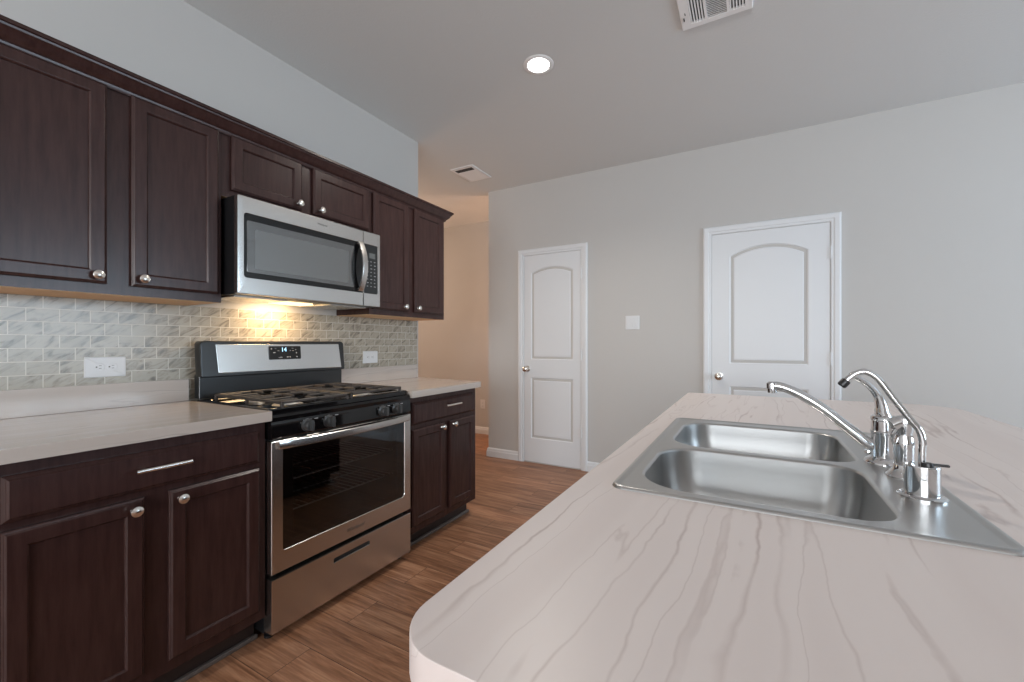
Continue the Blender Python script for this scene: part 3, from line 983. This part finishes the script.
for i in range(n):
    ya = y0 + .035 + i * w
    mb.rings([[(x, ya + .001, CE - .011), (x, ya + w * .34, CE - .0105), (x, ya + w * .40, CE - .004), (x, ya + .003, CE - .005)] for x in (a, b)])
obj('louvers', mb, M['vent'], t, smooth=False)
mb = MB().box(-.281, -.276, 2.195, 2.215, CE - .018, CE - .012, .001, 1).box(-.272, -.269, 2.165, 2.18, CE - .014, CE - .012)
obj('damper_lever', mb, M['slot'], t)
# small ceiling vent by the hall
x0, x1, y0, y1 = -2.385, -2.140, 3.100, 3.425
t = thing('ceiling_vent', ((x0 + x1) / 2, (y0 + y1) / 2, CE), 'small square white ceiling vent near the hall corner', 'vent', 'ceiling vents')
mb = MB(); mb.plate(rr(x0, x1, y0, y1, .004, 2), [(.010, -.009), (.002, -.006), (0, 0)], [rr(x0 + .03, x1 - .03, y0 + .032, y0 + .088, .001, 1), rr(x0 + .03, x1 - .03, y0 + .10, y1 - .035, .001, 1)], faceZm(CE), hprof=((0, -.009), (0, -.001)), cap_back=False)
obj('frame', mb, M['vent'], t)
obj('duct_opening', MB().box(x0 + .03, x1 - .03, y0 + .032, y0 + .088, CE - .0076, CE - .0004), M['void'], t)
mb = MB()
for i in range(9):
    ya = y0 + .10 + i * .021
    mb.box(x0 + .03, x1 - .03, ya, ya + .018, CE - .0088, CE - .0052, .001, 1)
mb.box(x0 + .03, x1 - .03, y0 + .10, y1 - .035, CE - .0055, CE - .001)
obj('louvers', mb, M['vent'], t)

# ------------------------------------------------------------------ island
IX0, IX1, IY0, IY1 = -.288, .735, .274, 2.450
t = thing('island_cabinet', (.15, 1.36, 0), 'dark island cabinet under the large counter with the sink', 'cabinet')
obj('body', MB().box(-.236, -.228, .30, 2.41, .105, .8745).box(.41, .42, .30, 2.41, .105, .8745).box(-.228, .41, .30, .315, .105, .8745).box(-.228, .41, 2.395, 2.41, .105, .8745).box(-.228, .41, .315, 2.395, .105, .12), M['esp'], t)
obj('toe_kick', MB().box(-.165, .40, .34, 2.37, 0, .105), M['toe'], t)
for (a, b, kn) in ((.32, .66, .63), (.70, 1.04, .73), (1.10, 1.50, 1.47), (1.53, 1.93, 1.56), (1.97, 2.38, 2.00)):
    mb = MB(); mb.plate(rr(a, b, .147, .84, 0), DOORP, [rr(a + .05, b - .05, .197, .79, 0)], lambda u, v, d: (-.256 + d, u, v),
                        hprof=INNERP, cap_holes=True)
    dd = obj('door', mb, M['esp'], t, ang=20)
    obj('knob', MB().lathe((-.256, kn, .80), (-1, 0, 0), [(.0095, 0), (.006, .010), (.0145, .017), (.0165, .021), (.010, .0285), (.002, .030)], 16), M['nickel'], dd)

SX0, SX1, SY0, SY1 = -.224, .306, .762, 1.578
mb = MB()
mb.plate(rr(IX0, IX1, IY0, IY1, (.060, .060, .13, .028), 10), [(.0014, 0), (.0004, .0004), (0, .0014), (0, .037), (.001, .038)],
         [rr(SX0 + .012, SX1 - .012, SY0 + .012, SY1 - .012, .02, 4)], faceZ(CT), hprof=((0, 0), (0, .038)), cap_back=False)
# underside ring of the slab
mb.plate(inset(rr(IX0, IX1, IY0, IY1, (.060, .060, .13, .028), 10), .002), [(0, .038)], [rr(SX0 + .012, SX1 - .012, SY0 + .012, SY1 - .012, .02, 4)], faceZ(CT), hprof=((0, .038),), cap_back=False)
tag(obj('island_countertop', mb, M['lam']), 'large pale marble-look island counter with rounded corners and a cut-out sink', 'countertop')

# ------------------------------------------------------------------ sink
ZS = .9195
t = thing('sink', ((SX0 + SX1) / 2, (SY0 + SY1) / 2, CT), 'double-bowl stainless steel drop-in sink set in the island', 'sink')
BR1 = (-.186, .196, .800, 1.128, (.095, .060, .060, .085))
BR2 = (-.181, .208, 1.162, 1.515, (.085, .060, .065, .085))
B1, B2 = rr(*BR1, 10), rr(*BR2, 10)
mb = MB()
out = rr(SX0, SX1, SY0, SY1, (.024, .020, .020, .024), 7)
# rolled rim, slightly sunk field
bm = mb
mb.plate(inset(out, .018), [(0, .0022), (-.004, .0018), (-.008, .0002), (-.013, 0), (-.0165, .0016), (-.018, .0052)], [B1, B2], faceZ(ZS),
         hprof=((-.007, .0022), (-.004, .0026), (-.001, .0045), (0, .007)), cap_back=False)
dk = obj('deck', mb, M['sink'], t, ang=50)
for (a0, a1, b0, b1, rad), dp_, cxy in ((BR1, .175, (.0, .965)), (BR2, .165, (.01, 1.335))):
    mb = MB(); rg = []
    for k in range(13):
        th = k / 12 * math.pi / 2
        i = .098 * (1 - math.cos(th) ** .85) if k < 12 else .098
        d = .007 + (dp_ - .007) * math.sin(th) ** .9
        rg.append([(u, v, ZS - d) for u, v in rr(a0 + i, a1 - i, b0 + i, b1 - i, tuple(max(q - .35 * i, .03) for q in rad), 10)])
    mb.rings(rg, False, True)
    bo = obj('bowl', mb, M['sink'], t, ang=60)
    z = ZS - dp_ + .001
    dr = obj('drain', MB().lathe((cxy[0], cxy[1], z), (0, 0, 1), [(.055, -.001), (.056, .0015), (.052, .003), (.044, .001), (.040, -.0005), (.012, .0005), (.004, .004)], 28), M['chrome'], bo)

# ------------------------------------------------------------------ main faucet
ZD = ZS - .0022
fx, fy = .255, 1.198
t = thing('kitchen_faucet', (fx, fy, ZD), 'chrome kitchen faucet with a long low spout and raised lever handle', 'faucet')
obj('base_flange', MB().lathe((fx, fy, ZD), (0, 0, 1), [(.036, 0), (.036, .003), (.033, .008), (.027, .012), (.024, .014)], 32), M['chrome'], t)
obj('body', MB().lathe((fx, fy, ZD + .014), (0, 0, 1), [(.0235, 0), (.0235, .050), (.0250, .0515), (.0250, .055), (.0235, .0565), (.0232, .078), (.0245, .080), (.0245, .084), (.022, .088)], 32), M['chrome'], t)
sp = obj('spout', MB().tube([(.252, fy, .945), (.228, fy, .957), (.190, fy, .989), (.145, fy, 1.028), (.100, fy, 1.058), (.066, fy, 1.073), (.045, fy, 1.075)], [.0125, .0125, .0115, .011, .0105, .0105, .0105], 16, 6), M['chrome'], t)
obj('aerator', MB().lathe((.046, fy, 1.081), (.06, 0, -1), [(.006, -.004), (.0115, 0), (.0118, .012), (.0105, .013), (.0105, .022), (.0095, .023)], 20), M['chrome'], sp)
lv = obj('lever_handle', MB().tube([(fx + .004, fy, 1.006), (fx - .004, fy, 1.022), (fx - .006, fy, 1.040), (fx - .013, fy, 1.064), (fx - .027, fy, 1.084), (fx - .044, fy, 1.098), (fx - .056, fy, 1.106), (fx - .060, fy, 1.112)],
                           [.022, .022, .018, .013, .0105, .0105, .010, .005], 16, 5, flat=((0, 1, 0), .62)), M['chrome'], t)

# side sprayer
sx, sy = .262, 1.095
t = thing('side_sprayer', (sx, sy, ZD), 'chrome pull-out side sprayer standing between the faucet and the slim water tap', 'sprayer')
obj('escutcheon', MB().lathe((sx, sy, ZD), (0, 0, 1), [(.029, 0), (.029, .002), (.025, .006), (.018, .015), (.0165, .024), (.0135, .026)], 28), M['chrome'], t)
obj('spray_body', MB().lathe((sx, sy, ZD + .024), (0, 0, 1), [(.0125, 0), (.0155, .006), (.016, .040), (.014, .052), (.0125, .060), (.0150, .068), (.0165, .080), (.015, .090), (.008, .094)], 24), M['chrome'], t)
obj('spray_head', MB().tube([(sx + .008, sy, ZD + .108), (sx - .006, sy - .002, ZD + .106), (sx - .020, sy - .005, ZD + .098)], [.011, .013, .0125], 14, 4), M['chrome'], t)
obj('trigger', MB().tube([(sx - .012, sy - .010, ZD + .096), (sx - .019, sy - .008, ZD + .080), (sx - .017, sy - .006, ZD + .062)], [.004, .0035, .002], 10, 4), M['chrome'], t)

# slim drinking-water tap
wx, wy = .254, .966
t = thing('water_tap', (wx, wy, ZD), 'slim chrome gooseneck water tap with a black spout tip and small black lever', 'faucet')
obj('flange', MB().lathe((wx, wy, ZD), (0, 0, 1), [(.0325, 0), (.0325, .0025), (.029, .0045), (.024, .006)], 32), M['chrome'], t)
obj('body', MB().lathe((wx, wy, ZD + .006), (0, 0, 1), [(.0235, 0), (.0235, .046), (.022, .0485), (.006, .049)], 32), M['chrome'], t)
gn = obj('gooseneck', MB().tube([(wx, wy, .964), (wx, wy, .990), (wx + .0005, wy, 1.012), (wx - .004, wy, 1.030), (wx - .016, wy, 1.048), (wx - .040, wy, 1.086), (wx - .056, wy, 1.112),
                           (wx - .066, wy, 1.122), (wx - .076, wy, 1.1265), (wx - .087, wy, 1.1235), (wx - .097, wy, 1.115), (wx - .103, wy, 1.107)], .0052, 14, 6), M['chrome'], t)
tp = obj('spout_tip', MB().lathe((wx - .101, wy, 1.110), (-.62, 0, -.78), [(.0065, 0), (.0075, .002), (.0075, .012), (.006, .014)], 18), M['black'], gn)
mb = MB().lathe((wx + .004, wy - .010, .9705), (0, 0, 1), [(.008, 0), (.0085, .003), (.0075, .007), (.003, .008)], 16)
mb.box(wx + .004, wx + .031, wy - .014, wy - .007, .9735, .9775, .0015, 2)
lb = obj('lever', mb, M['black'], t)
lb['label'] = 'small black lever on top of the tap'

# spare hole cover
hx, hy = .262, 1.302
tag(obj('hole_cover', MB().lathe((hx, hy, ZD), (0, 0, 1), [(.024, 0), (.024, .002), (.021, .005), (.010, .0065), (.002, .0068)], 28), M['chrome']),
    'flat round chrome cover disc on the sink deck behind the faucet', 'hole cover')
